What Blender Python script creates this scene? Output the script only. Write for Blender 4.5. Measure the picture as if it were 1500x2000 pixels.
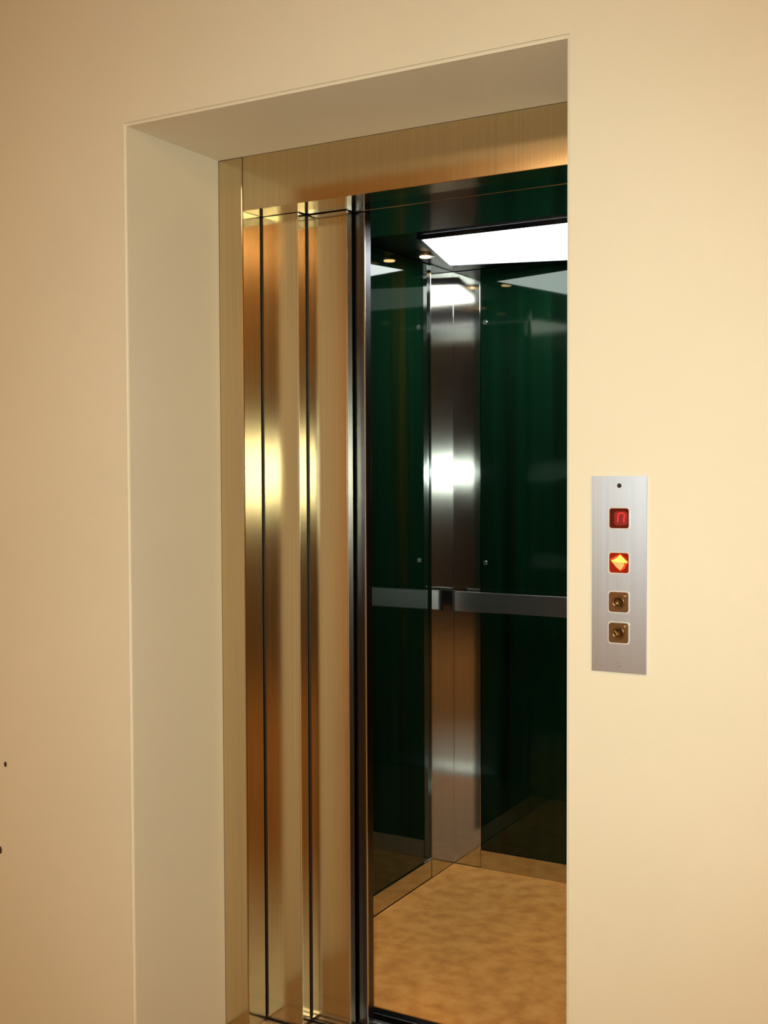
import bpy, bmesh, math, random
from mathutils import Vector, Matrix
random.seed(4)
for o in list(bpy.data.objects): bpy.data.objects.remove(o)
S = bpy.context.scene
COL = S.collection

# ------------------------------------------------------------------ camera
yaw, pitch, roll = 0.513879, 0.0327615, -0.0040465
CAM = Vector((1.790639, -1.994564, 1.41))
fw = Vector((-math.sin(yaw)*math.cos(pitch), math.cos(yaw)*math.cos(pitch), -math.sin(pitch)))
rt = Vector((math.cos(yaw), math.sin(yaw), 0)); up = rt.cross(fw)
cr, sr = math.cos(roll), math.sin(roll)
r2 = rt*cr + up*sr; u2 = up*cr - rt*sr
cam_data = bpy.data.cameras.new('camera')
cam = bpy.data.objects.new('camera', cam_data); COL.objects.link(cam)
M = Matrix.Identity(4)
for i in range(3):
    M[i][0], M[i][1], M[i][2], M[i][3] = r2[i], u2[i], -fw[i], CAM[i]
cam.matrix_world = M
cam_data.sensor_fit = 'VERTICAL'; cam_data.sensor_height = 24.0
cam_data.lens = 2252.17/2000*24.0
cam_data.clip_start = 0.05
S.camera = cam

# ------------------------------------------------------------------ world, lights, exposure
w = bpy.data.worlds.new('world'); S.world = w; w.use_nodes = True
w.node_tree.nodes['Background'].inputs[0].default_value = (1.0, 0.62, 0.35, 1)
w.node_tree.nodes['Background'].inputs[1].default_value = 0.05
S.view_settings.view_transform = 'Standard'; S.view_settings.look = 'None'
S.view_settings.gamma = 1.0; S.view_settings.exposure = 0.0
S.view_settings.use_curve_mapping = False

FLASH_W = 530.0
HALL_W = 25.5
HALL_COL = (1.0, 0.66, 0.36)
CAR_EMIT = 8.5
SPOT_EMIT = 12.0
fl = bpy.data.lights.new('camera_flash', 'SPOT'); fl.energy = FLASH_W/4; fl.shadow_soft_size = 0.02
fl.spot_size = math.radians(88); fl.spot_blend = 1.0
fl.color = (0.83, 1.0, 0.95)
flo = bpy.data.objects.new('camera_flash', fl); COL.objects.link(flo)
flo.matrix_world = Matrix.Translation(CAM + r2*(-0.05) + u2*0.012 + fw*0.03) @ M.to_3x3().to_4x4()
HALL_LAMPS = [(0.2, -2.4, 0.55, 'round warm hall ceiling lamp facing the elevator, left of the two'), (2.8, -2.1, 1.5, 'added round warm ceiling lamp nearest the right hall wall, brightening the left reveal')]  # right lamp is added to warm and brighten the left reveal
for i, (lx, ly, lk, lb) in enumerate(HALL_LAMPS):
    l = bpy.data.lights.new('hall_lamp', 'AREA'); l.shape = 'DISK'; l.size = 0.5; l.energy = HALL_W*lk; l.color = HALL_COL
    lo = bpy.data.objects.new('hall_lamp', l); COL.objects.link(lo); lo.location = (lx, ly, 2.70)

# ------------------------------------------------------------------ materials
def new_mat(name):
    m = bpy.data.materials.new(name); m.use_nodes = True
    return m, m.node_tree.nodes, m.node_tree.links, m.node_tree.nodes['Principled BSDF']
def noise(n, l, scale, detail=4, vec='Object', sc=(1, 1, 1)):
    tc = n.new('ShaderNodeTexCoord'); mp = n.new('ShaderNodeMapping'); mp.inputs['Scale'].default_value = sc
    nz = n.new('ShaderNodeTexNoise'); nz.inputs['Scale'].default_value = scale; nz.inputs['Detail'].default_value = detail
    l.new(tc.outputs[vec], mp.inputs[0]); l.new(mp.outputs[0], nz.inputs['Vector'])
    return nz
def ramp(n, l, src, stops):
    r = n.new('ShaderNodeValToRGB')
    while len(r.color_ramp.elements) < len(stops): r.color_ramp.elements.new(0.5)
    for e, (p, c) in zip(r.color_ramp.elements, stops): e.position = p; e.color = (*c, 1)
    l.new(src, r.inputs[0]); return r
def bump(n, l, b, src, strength, dist=0.002):
    bp = n.new('ShaderNodeBump'); bp.inputs['Strength'].default_value = strength; bp.inputs['Distance'].default_value = dist
    l.new(src, bp.inputs['Height']); l.new(bp.outputs[0], b.inputs['Normal'])

def paint(name, c1, c2, rough=0.75):
    m, n, l, b = new_mat(name)
    nz = noise(n, l, 2.2, 3)
    r = ramp(n, l, nz.outputs[0], [(0.35, c1), (0.65, c2)]); l.new(r.outputs[0], b.inputs['Base Color'])
    n2 = noise(n, l, 60, 5); bump(n, l, b, n2.outputs[0], 0.12, 0.002)
    b.inputs['Roughness'].default_value = rough
    b.inputs['Specular IOR Level'].default_value = 0.3
    return m
WALL = paint('cream_paint', (0.78, 0.72, 0.56), (0.81, 0.74, 0.58))
WALL2 = paint('ochre_bounce_paint', (0.76, 0.58, 0.28), (0.79, 0.60, 0.30))  # ochre put on unseen walls so the steel reflects warmer light
CEIL = paint('ceiling_paint', (0.75, 0.70, 0.58), (0.78, 0.72, 0.60))

def steel(name, col, rough, aniso=0.0, grain=0.15, rot=0.25):
    m, n, l, b = new_mat(name)
    b.inputs['Metallic'].default_value = 1.0
    nz = noise(n, l, 1.0, 3, 'Object', (700, 700, 2.0))
    r = ramp(n, l, nz.outputs[0], [(0.3, tuple(c*(1-grain) for c in col)), (0.7, col)])
    l.new(r.outputs[0], b.inputs['Base Color'])
    mr = n.new('ShaderNodeMapRange'); mr.inputs['To Min'].default_value = rough*0.9; mr.inputs['To Max'].default_value = rough*1.1
    l.new(nz.outputs[0], mr.inputs[0]); l.new(mr.outputs[0], b.inputs['Roughness'])
    if aniso:
        b.inputs['Anisotropic'].default_value = aniso
        b.inputs['Anisotropic Rotation'].default_value = rot
        cx = n.new('ShaderNodeCombineXYZ'); cx.inputs[0].default_value = 0.04; cx.inputs[1].default_value = 0.03; cx.inputs[2].default_value = 1.0
        l.new(cx.outputs[0], b.inputs['Tangent'])
    return m
STEEL = steel('brushed_steel', (0.68, 0.56, 0.36), 0.155, 0.72)
STEEL_CAR = steel('polished_car_steel', (0.60, 0.58, 0.54), 0.10, 0.75)
STEEL_TRACK = steel('smooth_track_steel', (0.55, 0.56, 0.58), 0.10)
STEEL_PLATE = steel('satin_plate_steel', (0.62, 0.68, 0.78), 0.36, 0.5, 0.05)
STEEL_DARK = steel('dark_steel', (0.11, 0.11, 0.12), 0.26)
STEEL_RAIL = steel('rail_steel', (0.42, 0.42, 0.42), 0.30)
ALU = steel('sill_aluminium', (0.60, 0.58, 0.55), 0.35)
CHROME = steel('screw_chrome', (0.85, 0.84, 0.80), 0.18, 0, 0.02)

m, n, l, b = new_mat('green_glass'); GLASS = m
nz = noise(n, l, 1.0, 3, 'Object', (9, 9, 0.2))
r = ramp(n, l, nz.outputs[0], [(0.34, (0.002, 0.006, 0.003)), (0.48, (0.002, 0.015, 0.006)), (0.58, (0.002, 0.009, 0.004)), (0.70, (0.016, 0.017, 0.002))])
l.new(r.outputs[0], b.inputs['Base Color'])
b.inputs['Roughness'].default_value = 0.04; b.inputs['IOR'].default_value = 1.5
b.inputs['Specular Tint'].default_value = (0.88, 1.0, 0.90, 1)

m, n, l, b = new_mat('car_floor_vinyl'); CARFLOOR = m
nz = noise(n, l, 17, 9)
r = ramp(n, l, nz.outputs[0], [(0.32, (0.66, 0.27, 0.055)), (0.5, (0.80, 0.35, 0.075)), (0.68, (0.90, 0.43, 0.11))])
l.new(r.outputs[0], b.inputs['Base Color']); b.inputs['Roughness'].default_value = 0.6; b.inputs['Specular IOR Level'].default_value = 0.25
m, n, l, b = new_mat('hall_floor_tile'); HFLOOR = m
br = n.new('ShaderNodeTexBrick'); tc = n.new('ShaderNodeTexCoord'); l.new(tc.outputs['Object'], br.inputs[0])
br.offset = 0; br.inputs['Scale'].default_value = 1; br.inputs['Brick Width'].default_value = 0.33; br.inputs['Row Height'].default_value = 0.33
br.inputs['Mortar Size'].default_value = 0.004
br.inputs['Color1'].default_value = (0.45, 0.30, 0.15, 1); br.inputs['Color2'].default_value = (0.48, 0.33, 0.17, 1); br.inputs['Mortar'].default_value = (0.25, 0.18, 0.1, 1)
l.new(br.outputs[0], b.inputs['Base Color']); b.inputs['Roughness'].default_value = 0.35

def plain(name, col, rough=0.5, metal=0.0):
    m, n, l, b = new_mat(name)
    nz = noise(n, l, 40, 2)
    r = ramp(n, l, nz.outputs[0], [(0.3, tuple(c*0.93 for c in col)), (0.7, col)])
    l.new(r.outputs[0], b.inputs['Base Color']); b.inputs['Roughness'].default_value = rough; b.inputs['Metallic'].default_value = metal
    return m
def emit(name, col, strength, base=None):
    m, n, l, b = new_mat(name)
    b.inputs['Base Color'].default_value = (*(base or col), 1)
    b.inputs['Emission Color'].default_value = (*col, 1); b.inputs['Emission Strength'].default_value = strength
    return m
RUBBER_GAP = plain('black_rubber_and_gap_shade', (0.012, 0.011, 0.010), 0.6)
SHAFT = plain('dark_shaft', (0.03, 0.028, 0.025), 0.9)
HOLE = plain('dark_brown_plug', (0.06, 0.03, 0.015), 0.8)
BEZEL = plain('satin_bezel', (0.72, 0.70, 0.66), 0.4, 0.3)
BTN = plain('bronze_button', (0.30, 0.20, 0.115), 0.22, 0.85)
BTN_DISC = plain('bronze_button_disc', (0.22, 0.14, 0.065), 0.25, 0.85)
LENS_RED = plain('dark_red_lens', (0.10, 0.004, 0.002), 0.12)
LENS_ORANGE = plain('lit_red_lens', (0.30, 0.012, 0.003), 0.15)
GLOW_RED = emit('red_led', (1.0, 0.02, 0.015), 0.55, (0.4, 0.01, 0.01))
GLOW_DIM = emit('dim_red_glow', (0.8, 0.0, 0.0), 0.16, (0.12, 0, 0))
GLOW_EDGE = emit('deep_orange_glow', (1.0, 0.06, 0.0), 0.6, (0.5, 0.03, 0))
GLOW_YEL = emit('amber_led', (1.0, 0.50, 0.08), 1.15)
GLOW_ORG = emit('orange_led', (1.0, 0.26, 0.08), 1.1)
DIFF = emit('white_diffuser', (0.96, 1.0, 1.0), CAR_EMIT, (0.9, 0.9, 0.9))
SPOTG = emit('warm_lamp_glass', (1.0, 0.62, 0.25), SPOT_EMIT)
BEADG = plain('opal_rim', (0.7, 0.7, 0.68), 0.3)
LAMPG = emit('hall_lamp_glass', (1.0, 0.70, 0.42), 3.0)

# ------------------------------------------------------------------ mesh helpers
def box(bm, a, b, bev=0.0, seg=2):
    t = bmesh.new(); bmesh.ops.create_cube(t, size=1)
    for v in t.verts:
        v.co = Vector([(a[i]+b[i])/2 + v.co[i]*(b[i]-a[i]) for i in range(3)])
    if bev: bmesh.ops.bevel(t, geom=t.edges[:], offset=bev, segments=seg, affect='EDGES', profile=0.5)
    me = bpy.data.meshes.new('t'); t.to_mesh(me); t.free(); bm.from_mesh(me); bpy.data.meshes.remove(me)
def cyl(bm, c, axis, r1, r2, h, n=32, bev=0):
    t = bmesh.new(); bmesh.ops.create_cone(t, cap_ends=True, segments=n, radius1=r1, radius2=r2, depth=h)
    q = Vector((0, 0, 1)).rotation_difference(Vector(axis)).to_matrix().to_4x4()
    if bev:
        es = [e for e in t.edges if len(e.link_faces) == 2 and any(len(f.verts) > 4 for f in e.link_faces)]
        bmesh.ops.bevel(t, geom=es, offset=bev, segments=2, affect='EDGES')
    bmesh.ops.transform(t, matrix=Matrix.Translation(c) @ q, verts=t.verts)
    me = bpy.data.meshes.new('t'); t.to_mesh(me); t.free(); bm.from_mesh(me); bpy.data.meshes.remove(me)
def prism(bm, pts, d):
    """closed outline pts (3D) extruded by vector d"""
    d = Vector(d); a = [bm.verts.new(p) for p in pts]; b_ = [bm.verts.new(Vector(p)+d) for p in pts]
    bm.faces.new(a); bm.faces.new(b_[::-1]); k = len(pts)
    for i in range(k): bm.faces.new((a[i], b_[i], b_[(i+1) % k], a[(i+1) % k]))
def obj(name, bm, mat, parent=None, kind=None, smooth=False, origin=None):
    bmesh.ops.recalc_face_normals(bm, faces=bm.faces[:])
    if origin is None and not parent: 
        o_ = Vector((0, 0, 0))
    else: o_ = Vector(origin) if origin else Vector((0, 0, 0))
    bmesh.ops.translate(bm, vec=-o_, verts=bm.verts[:])
    me = bpy.data.meshes.new(name); bm.to_mesh(me); bm.free(); me.materials.append(mat)
    if smooth:
        for p in me.polygons: p.use_smooth = True
    o = bpy.data.objects.new(name, me); COL.objects.link(o); o.location = o_
    if parent:
        o.parent = parent; q = parent; wl = Vector((0, 0, 0))
        while q: wl += q.location; q = q.parent
        o.location = o_ - wl
    if kind: o['kind'] = kind
    return o
def boxobj(name, a, b, mat, parent=None, bev=0.0, kind=None):
    bm = bmesh.new(); box(bm, a, b, bev); return obj(name, bm, mat, parent, kind)
def thing(name, label, cat, loc=(0, 0, 0), group=None):
    o = bpy.data.objects.new(name, None); COL.objects.link(o); o.location = loc; o.empty_display_size = 0.05
    o['label'] = label; o['category'] = cat
    if group: o['group'] = group
    return o
def tag(o, label, cat, group=None):
    o['label'] = label; o['category'] = cat
    if group: o['group'] = group
    return o

# ------------------------------------------------------------------ hall
W, H, D, HD = 1.046, 2.195, 0.339, 2.0623
XL, XR, YB, ZC = -1.6, 3.2, -3.2, 2.72
def wall_with_opening():
    bm = bmesh.new()
    def q(*p): return bm.faces.new([bm.verts.new(x) for x in p])
    for y in (0.0, D+0.002):
        q((XL, y, 0), (0, y, 0), (0, y, H), (XL, y, H)); q((W, y, 0), (XR, y, 0), (XR, y, H), (W, y, H))
        q((XL, y, H), (0, y, H), (0, y, ZC), (XL, y, ZC)); q((0, y, H), (W, y, H), (W, y, ZC), (0, y, ZC)); q((W, y, H), (XR, y, H), (XR, y, ZC), (W, y, ZC))
    e = D+0.002
    q((0, 0, 0), (0, e, 0), (0, e, H), (0, 0, H)); q((W, 0, 0), (W, e, 0), (W, e, H), (W, 0, H)); q((0, 0, H), (W, 0, H), (W, e, H), (0, e, H))
    q((XL, 0, 0), (XL, e, 0), (XL, e, H), (XL, 0, H)); q((XL, 0, H), (XL, e, H), (XL, e, ZC), (XL, 0, ZC))
    q((XR, 0, 0), (XR, e, 0), (XR, e, H), (XR, 0, H)); q((XR, 0, H), (XR, e, H), (XR, e, ZC), (XR, 0, ZC))
    bmesh.ops.remove_doubles(bm, verts=bm.verts[:], dist=1e-5)
    bmesh.ops.recalc_face_normals(bm, faces=bm.faces[:])
    es = [ed for ed in bm.edges if all(abs(v.co.y) < 1e-6 for v in ed.verts) and
          ((all(abs(v.co.x) < 1e-6 and v.co.z <= H+1e-6 for v in ed.verts)) or (all(abs(v.co.x-W) < 1e-6 and v.co.z <= H+1e-6 for v in ed.verts))
           or (all(abs(v.co.z-H) < 1e-6 and -1e-6 < v.co.x < W+1e-6 for v in ed.verts)))]
    bmesh.ops.bevel(bm, geom=es, offset=0.006, segments=3, affect='EDGES')
    return bm
obj('wall_front', wall_with_opening(), WALL, kind='structure')
boxobj('wall_back', (XL, YB-0.1, 0), (1.5, YB, ZC), WALL2, kind='structure')
PDARK = paint('added_dark_passage_paint', (0.20, 0.13, 0.07), (0.24, 0.15, 0.08))  # added unseen passage, coloured dark so the steel corners reflect darkness
boxobj('wall_added_passage', (1.4, -7.0, 0), (1.5, YB-0.1, ZC), PDARK, kind='structure')
boxobj('wall_added_passage_end', (1.4, -7.1, 0), (XR+1.1, -7.0, ZC), PDARK, kind='structure')
boxobj('wall_added_passage_right', (XR+1.0, -7.0, 0), (XR+1.1, YB, ZC), PDARK, kind='structure')
boxobj('wall_added_passage_front', (XR+0.1, YB-0.1, 0), (XR+1.1, YB, ZC), PDARK, kind='structure')
boxobj('ceiling_added_passage', (1.4, -7.1, ZC), (XR+1.1, YB-0.1, ZC+0.1), CEIL, kind='structure')
boxobj('floor_added_passage', (1.4, -7.1, -0.1), (XR+1.1, YB-0.1, 0), HFLOOR, kind='structure')
boxobj('wall_left', (XL-0.1, YB-0.1, 0), (XL, D, ZC), WALL2, kind='structure')
boxobj('wall_right', (XR, YB-0.1, 0), (XR+0.1, D, ZC), WALL2, kind='structure')
boxobj('ceiling', (XL-0.1, YB-0.1, ZC), (XR+0.1, D, ZC+0.1), CEIL, kind='structure')
boxobj('floor', (XL-0.1, YB-0.1, -0.1), (XR+0.1, 0.405, 0.0), HFLOOR, kind='structure')

# ------------------------------------------------------------------ landing door frame
fr = thing('elevator_door_frame', 'brushed steel elevator door frame set deep inside the cream wall opening', 'door frame', (W/2, D, 0))
JW = 0.075; YF = 0.416
boxobj('jamb', (0.001, D, 0), (JW-0.0008, YF, H-0.001), STEEL, fr, 0.003)
boxobj('jamb', (W-JW+0.0008, D, 0), (W-0.001, YF, H-0.001), STEEL, fr, 0.0012)
boxobj('header', (JW+0.0008, D+0.0005, HD), (W-JW-0.0008, YF, H-0.001), STEEL, fr, 0.0012)

# ------------------------------------------------------------------ sliding door panels
def door_panel(name, x0, x1, y0, y1, label, z0=0.004, z1=2.0625, mat=None):
    t = thing(name, label, 'elevator door', ((x0+x1)/2, (y0+y1)/2, 0))
    boxobj('door_leaf', (x0, y0, z0), (x1-0.0006, y1, z1), mat or STEEL, t, 0.0015)
    # folded bright lip along the leading edge
    boxobj('edge_lip', (x1-0.0005, y0-0.0006, z0), (x1+0.0022, y0+0.004, z1), CHROME, t, 0.0008)
    # dark gap shade strips beside the leaves are separate objects
    return t
door_panel('sliding_door_panel', -0.25, 0.183, 0.4195, 0.4595, 'brushed steel landing door panel nearest the left jamb, frontmost of the stack')
door_panel('sliding_door_panel', -0.15, 0.299, 0.4635, 0.492, 'brushed steel landing door panel in the middle of the half-open stack')
door_panel('sliding_door_panel', -0.13, 0.327, 0.502, 0.537, 'narrow dark-edged car door panel rearmost beside the green glass interior', mat=STEEL_DARK)
bm = bmesh.new(); box(bm, (JW+0.0002, YF+0.0003, 0.012), (JW+0.0022, 0.4192, 2.06));  # black strips put the shade of the door gaps into colour
tag(obj('gap_shade_strip', bm, RUBBER_GAP, origin=(JW, YF, 0)), 'thin black strip shading the gap between the left jamb and front door panel', 'gap shade', None)
bm = bmesh.new(); box(bm, (0.1832, 0.4598, 0.012), (0.1852, 0.4632, 2.06)); 
tag(obj('gap_shade_strip', bm, RUBBER_GAP, origin=(0.183, 0.459, 0)), 'thin black strip shading the gap between the two landing door panels', 'gap shade', None)

# door gear header behind the frame
hd = thing('door_track_housing', 'dark steel door track housing above the elevator doorway', 'door track', (0.55, 0.47, 2.062))
boxobj('landing_track', (-0.35, YF+0.001, 2.064), (1.12, 0.495, 2.23), STEEL_TRACK, hd, 0.002)
boxobj('car_track', (-0.35, 0.4975, 2.064), (1.12, 0.595, 2.23), STEEL_TRACK, hd, 0.002)

# ------------------------------------------------------------------ sills
s1 = thing('landing_sill', 'grooved aluminium landing sill under the outer door panels', 'door sill', (0.52, 0.45, -0.03))
bm = bmesh.new(); box(bm, (-0.3, 0.406, -0.05), (1.1, 0.5565, -0.008))
for k in range(7):
    y = 0.408 + k*0.0215; box(bm, (-0.3, y, -0.009), (1.1, y+0.015, 0.0), 0.001)
obj('sill_plate', bm, ALU, s1)

# ------------------------------------------------------------------ elevator car
CL, CR, CB, CF, CZ = -0.025, 1.075, 1.73, 0.585, 2.13
car = thing('elevator_car', 'elevator car interior of dark green glass and polished steel with tan floor', 'elevator car', (0.525, 1.15, 0))
boxobj('car_floor', (CL, 0.618, -0.04), (CR, CB, 0.0), CARFLOOR, car)
boxobj('car_sill', (0.0, 0.585, -0.05), (1.05, 0.6175, -0.002), STEEL_DARK, car, 0.001)
boxobj('outer_shell', (CL-0.06, CB+0.012, -0.04), (CR+0.06, CB+0.03, 2.25), SHAFT, car)
boxobj('outer_shell', (CL-0.06, 0.62, -0.04), (CL-0.045, CB+0.012, 2.25), SHAFT, car)
boxobj('outer_shell', (CR+0.045, 0.62, -0.04), (CR+0.06, CB+0.012, 2.25), SHAFT, car)
# corner wings (L-shaped folded steel), front and rear
def corner(sx, y_end, y_len, x_len, parent=car):
    x0 = CL if sx > 0 else CR; s = sx; sy = -1 if y_len < 0 else 1
    t = 0.012
    yc = y_end
    pts = [(x0, yc), (x0+s*x_len, yc), (x0+s*x_len, yc-sy*t), (x0-s*t, yc-sy*t), (x0-s*t, yc+y_len), (x0, yc+y_len)]
    bm = bmesh.new(); prism(bm, [(a, b_, 0.003) for a, b_ in pts], (0, 0, CZ-0.005))
    bmesh.ops.bevel(bm, geom=[e for e in bm.edges if abs(e.verts[0].co.z-e.verts[1].co.z) > 1], offset=0.0018, segments=3, affect='EDGES')
    return obj('corner_panel', bm, STEEL_CAR, parent)
corner(1, CB, -0.175, 0.105); corner(-1, CB, -0.175, 0.105)
corner(1, 0.80, 0.205, 0.10); corner(-1, 0.80, 0.205, 0.10)
# front returns between car doorway and corners
boxobj('front_return', (CL-0.012, 0.61, 0.0), (0.072, 0.787, 2.22), STEEL_CAR, car, 0.001)
boxobj('front_return', (0.978, 0.61, 0.0), (CR+0.012, 0.787, 2.22), STEEL_CAR, car, 0.001)
boxobj('transom', (0.0725, 0.60, 2.066), (0.9775, 0.795, 2.22), STEEL_TRACK, car, 0.001)
# glass cladding panels
def glass(a, b_, screws=()):
    g = boxobj('glass_panel', a, b_, GLASS, car, 0.001)
    g['label'] = 'dark green reflective glass panel'
    for (c, ax) in screws:
        bm = bmesh.new(); cyl(bm, (0, 0, 0), ax, 0.011, 0.008, 0.008, 24, 0.0015)
        bmesh.ops.translate(bm, vec=Vector(c), verts=bm.verts[:]); obj('fixing_screw', bm, CHROME, g)
    return g
SK = 0.066
GX = CL-0.008
xs = (0.099,)
back_screws = [((x, CB-0.002+0.006, z), (0, -1, 0)) for x in (0.099, 0.951) for z in (1.095, 1.943)]
glass((CL+0.105+0.001, CB+0.004, SK), (CR-0.106, CB+0.010, CZ-0.002), back_screws)
glass((GX-0.006, 1.006, SK), (GX, 1.554, CZ-0.002), [((GX+0.004, y, z), (1, 0, 0)) for y in (1.03, 1.53) for z in (1.095, 1.943)][:0])
glass((CR+0.014, 1.006, SK), (CR+0.020, 1.554, CZ-0.002))
# skirtings
boxobj('skirting', (CL+0.106, CB-0.001, 0.0005), (CR-0.106, CB+0.0035, SK), STEEL_CAR, car, 0.0015)
boxobj('skirting', (CL-0.014, 1.006, 0.0005), (CL-0.003, 1.554, SK), STEEL_CAR, car, 0.0015)
boxobj('skirting', (CR+0.003, 1.006, 0.0005), (CR+0.013, 1.554, SK), STEEL_CAR, car, 0.0015)
# ceiling with fan-shaped light
boxobj('car_ceiling', (CL-0.04, 0.796, CZ), (CR+0.04, CB+0.011, CZ+0.05), STEEL_DARK, car)

cx_ = (CL+CR)/2
LP = [(0.17, 1.115), (0.054, 1.545), (0.432, 1.654), (2*cx_-0.432, 1.654), (2*cx_-0.054, 1.545), (2*cx_-0.17, 1.115)]
lt = thing('ceiling_light', 'bright white ceiling light panel glowing inside the elevator car', 'ceiling light', (cx_, 1.38, CZ))
bm = bmesh.new(); prism(bm, [(x, y, CZ-0.012) for x, y in LP], (0, 0, 0.010)); obj('diffuser', bm, DIFF, lt)
ctr = Vector((cx_, 1.38))
bm = bmesh.new()
n_ = len(LP); out = [ctr + (Vector(p)-ctr)*1.035 for p in LP]
for i in range(n_):
    j = (i+1) % n_
    a0, a1, b0, b1 = LP[i], LP[j], out[i], out[j]
    prism(bm, [(a0[0], a0[1], CZ-0.014), (a1[0], a1[1], CZ-0.014), (b1[0], b1[1], CZ-0.014), (b0[0], b0[1], CZ-0.014)], (0, 0, 0.0135))
obj('frame', bm, STEEL_DARK, lt)

# recessed warm spotlights in car ceiling
def spotlight(x, y, label):
    t = thing('ceiling_spotlight', label, 'spotlight', (x, y, CZ), 'warm spotlights in the car ceiling')
    bm = bmesh.new(); cyl(bm, (x, y, CZ-0.003), (0, 0, 1), 0.030, 0.034, 0.006, 32, 0.001); obj('rim', bm, CHROME, t)
    bm = bmesh.new(); cyl(bm, (x, y, CZ-0.0068), (0, 0, 1), 0.018, 0.020, 0.0024, 24); obj('lamp_glass', bm, SPOTG, t)
spotlight(0.035, 1.40, 'small warm ceiling spotlight beside the left edge of the car light')
spotlight(0.23, 0.90, 'small warm ceiling spotlight at the left front of the car')
spotlight(0.82, 0.90, 'small warm ceiling spotlight at the right front of the car')
spotlight(1.015, 1.40, 'small warm ceiling spotlight beside the right edge of the car light')

# handrail on the rear wall
hr = thing('handrail', 'flat grey steel handrail across the rear wall of the elevator car', 'handrail', (cx_, CB-0.05, 0.95))
boxobj('rail_bar', (0.005, CB-0.058, 0.925), (CR-0.03, CB-0.046, 0.995), STEEL_RAIL, hr, 0.002)
boxobj('rail_cap', (-0.003, CB-0.060, 0.922), (0.0045, CB-0.044, 0.998), RUBBER_GAP, hr, 0.001)
for x in (0.17, 0.88):
    bm = bmesh.new(); cyl(bm, (x, CB-0.0213, 0.96), (0, 1, 0), 0.009, 0.009, 0.049, 20); cyl(bm, (x, CB+0.0005, 0.96), (0, 1, 0), 0.02, 0.022, 0.006, 24)
    obj('bracket', bm, STEEL_CAR, hr)

# ------------------------------------------------------------------ hall call panel
PX0, PX1, PZ0, PZ1 = 1.0970, 1.1971, 1.0541, 1.4053
cp = thing('hall_call_panel', 'tall brushed steel call panel with lit displays on the cream wall', 'call panel', ((PX0+PX1)/2, 0, PZ0))
PY = -0.0045
HS = 0.0188
sq = [('d', 1.3300), ('a', 1.2505), ('b', 1.1805), ('k', 1.1255)]
PXC = 1.1475
# plate with four real square cut-outs
bm = bmesh.new()
zs = sorted([PZ0, PZ1] + [z-HS for _, z in sq] + [z+HS for _, z in sq])
for i in range(len(zs)-1):
    za, zb = zs[i], zs[i+1]; holed = any(abs((za+zb)/2 - z) < HS*0.9 for _, z in sq)
    if holed:
        box(bm, (PX0, PY, za), (PXC-HS, -0.0002, zb)); box(bm, (PXC+HS, PY, za), (PX1, -0.0002, zb))
    else: box(bm, (PX0, PY, za), (PX1, -0.0002, zb))
bmesh.ops.remove_doubles(bm, verts=bm.verts[:], dist=1e-5)
obj('plate', bm, STEEL_PLATE, cp)
def rsq(h, r, y, zc, xc=PXC, k=6):
    r *= 1.5
    pts = []
    for (sx, sz, a0) in ((1, 1, 0), (-1, 1, 90), (-1, -1, 180), (1, -1, 270)):
        for j in range(k+1):
            a = math.radians(a0 + 90*j/k); pts.append((xc+sx*(h-r)+r*math.cos(a), y, zc+sz*(h-r)+r*math.sin(a)))
    return pts
def plug(name, h, y0, y1, zc, mat, parent, r=0.003):
    bm = bmesh.new(); prism(bm, rsq(h, r, y0, zc), (0, y1-y0, 0)); return obj(name, bm, mat, parent)
def bezel(zc, parent):
    bm = bmesh.new(); o_ = rsq(HS+0.0012, 0.0035, PY-0.0010, zc); i_ = rsq(HS-0.0010, 0.003, PY-0.0010, zc)
    y1 = -0.0004
    vo = [bm.verts.new(p) for p in o_]; vi = [bm.verts.new(p) for p in i_]
    vo2 = [bm.verts.new((p[0], PY-0.0001, p[2])) for p in o_]; vi2 = [bm.verts.new((p[0], y1, p[2])) for p in i_]
    k = len(vo)
    for a in range(k):
        c = (a+1) % k
        bm.faces.new((vo[a], vo[c], vi[c], vi[a])); bm.faces.new((vo2[a], vo2[c], vo[c], vo[a])); bm.faces.new((vi[a], vi[c], vi2[c], vi2[a]))
    return obj('bezel', bm, BEZEL, parent)
# red floor display
dz = sq[0][1]
d = plug('floor_display', HS-0.0011, PY+0.0005, -0.0006, dz, LENS_RED, cp); d['label'] = 'dark red floor number display'
bezel(dz, d)
bm = bmesh.new()
def bar(bm, x0, z0, x1, z1, wd, y):
    a, b_ = Vector((x0, z0)), Vector((x1, z1)); dd = (b_-a).normalized(); nn = Vector((-dd.y, dd.x))*wd/2
    ps = [a-nn, b_-nn, b_+nn, a+nn]; prism(bm, [(p.x, y, p.y) for p in ps], (0, 0.0006, 0))
bm2 = bmesh.new(); prism(bm2, rsq(0.0125, 0.004, PY+0.0002, dz-0.0003, PXC+0.003), (0, 0.0004, 0)); g = obj('glow', bm2, GLOW_DIM, d)
y = PY-0.0003
bar(bm, PXC-0.0012, dz+0.0085, PXC+0.0080, dz+0.0095, 0.0026, y)
bar(bm, PXC-0.0025, dz-0.0070, PXC-0.0018, dz+0.0080, 0.0026, y)
bar(bm, PXC+0.0085, dz-0.0070, PXC+0.0095, dz+0.0085, 0.0026, y)
obj('numeral', bm, GLOW_RED, d)
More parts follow.
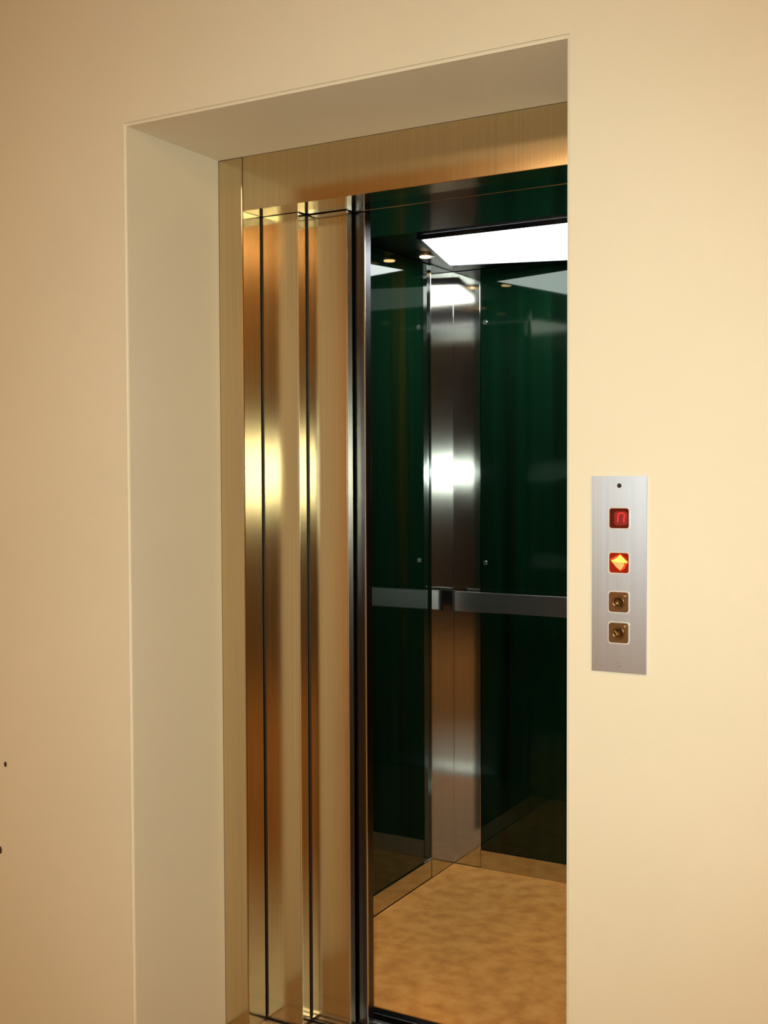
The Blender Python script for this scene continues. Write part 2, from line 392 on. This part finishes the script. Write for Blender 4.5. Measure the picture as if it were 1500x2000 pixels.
# orange direction display
az = sq[1][1]
a_ = plug('direction_display', HS-0.0011, PY+0.0005, -0.0006, az, LENS_ORANGE, cp); a_['label'] = 'red display lit by orange up and down arrows'
bezel(az, a_)
def poly(name, pts, y, mat, par):
    bm = bmesh.new(); prism(bm, [(PXC+x, y, az+z) for x, z in pts], (0, 0.0005, 0)); return obj(name, bm, mat, par)
poly('glow', [(-0.0165, 0.006), (0.002, 0.0165), (0.0165, 0.003), (0.010, -0.010), (0.002, -0.0145), (-0.006, -0.008)], PY+0.0001, GLOW_EDGE, a_)
poly('arrow', [(-0.0145, 0.0035), (-0.0045, 0.0085), (0.002, 0.0145), (0.0095, 0.0075), (0.0165, 0.0005), (0.009, 0.0002), (-0.005, 0.0006)], PY-0.0006, GLOW_YEL, a_)
poly('arrow', [(-0.0145, 0.0031), (-0.005, 0.0), (0.009, -0.0006), (0.0085, -0.0055), (0.0025, -0.0130), (-0.0045, -0.0075)], PY-0.0006, GLOW_ORG, a_)
# call button
bz = sq[2][1]
b1_ = plug('call_button', HS-0.0012, PY-0.0030, -0.0006, bz, BTN, cp); b1_['label'] = 'square bronze-tinted call button'
bezel(bz, b1_)
def disc(zc, r, par, name, mat, dy=-0.0034, ring=True):
    bm = bmesh.new(); k = 40
    prof = [(r, 0.0), (r-0.0008, -0.0011), (r-0.0022, -0.0011), (r-0.0032, 0.0002), (r*0.45, 0.0008), (0.0001, 0.0010)]
    rings = []
    for (rr, yy) in prof:
        rings.append([bm.verts.new((PXC+rr*math.cos(2*math.pi*i/k), PY+dy+yy, zc+rr*math.sin(2*math.pi*i/k))) for i in range(k)])
    for p_, q_ in zip(rings, rings[1:]):
        for i in range(k): bm.faces.new((p_[i], p_[(i+1) % k], q_[(i+1) % k], q_[i]))
    bm.faces.new(rings[-1])
    bm.faces.new(rings[0][::-1])
    return obj(name, bm, mat, par, smooth=True)
disc(bz-0.0005, 0.0115, b1_, 'button_cap', BTN_DISC)
bm = bmesh.new(); box(bm, (PXC+0.0095, PY-0.0040, bz+0.0100), (PXC+0.0150, PY-0.0028, bz+0.0125), 0.0004); obj('corner_highlight', bm, CHROME, b1_)  # chrome chip stands in for the highlight on the button corner
# key switch
kz = sq[3][1]
k1 = plug('key_switch', HS-0.0012, PY-0.0030, -0.0006, kz, BTN, cp); k1['label'] = 'square bronze-tinted key switch button'
bezel(kz, k1)
disc(kz-0.0005, 0.0115, k1, 'button_cap', BTN_DISC)
bm = bmesh.new(); box(bm, (PXC+0.0105, PY-0.0040, kz+0.0105), (PXC+0.0140, PY-0.0028, kz+0.0135), 0.0004); obj('corner_highlight', bm, CHROME, k1)  # another added chip, imitating the glint on this corner
bm = bmesh.new()
t = Vector((0.707, 0, -0.707)); 
bar(bm, PXC-0.0070, kz+0.0040, PXC-0.0015, kz-0.0015, 0.0022, PY-0.0045); obj('key_slot', bm, CHROME, k1)
# plate screws
for z, mt in ((1.388, STEEL_DARK), (1.068, STEEL_PLATE)):
    bm = bmesh.new(); cyl(bm, (PXC, PY-0.0006, z), (0, -1, 0), 0.0042, 0.0034, 0.0014, 20); obj('screw', bm, mt, cp)

# ------------------------------------------------------------------ small marks on the wall at the far left
for (x, z, r_, lab) in ((-0.408, 0.70, 0.0055, 'small grey wall plug in the cream wall, upper of two at far left'),
                        (-0.431, 0.483, 0.0075, 'small dark brown wall plug in the cream wall, lower of two at far left')):
    bm = bmesh.new(); cyl(bm, (x, -0.0012, z), (0, -1, 0), r_, r_*0.8, 0.0022, 20, 0.0004); bmesh.ops.scale(bm, vec=(0.8, 1, 1.3), space=Matrix.Translation((-x, 0, -z)), verts=bm.verts[:])
    tag(obj('wall_plug', bm, HOLE, origin=(x, 0, z)), lab, 'wall plug')
# hall lamp bowls (behind the camera)
for lx, ly, lk, lb in HALL_LAMPS:
    bm = bmesh.new(); cyl(bm, (lx, ly, ZC-0.006), (0, 0, 1), 0.27, 0.27, 0.01, 48)
    tag(obj('hall_ceiling_lamp', bm, LAMPG, origin=(lx, ly, ZC)), lb, 'ceiling lamp', 'round hall ceiling lamps')
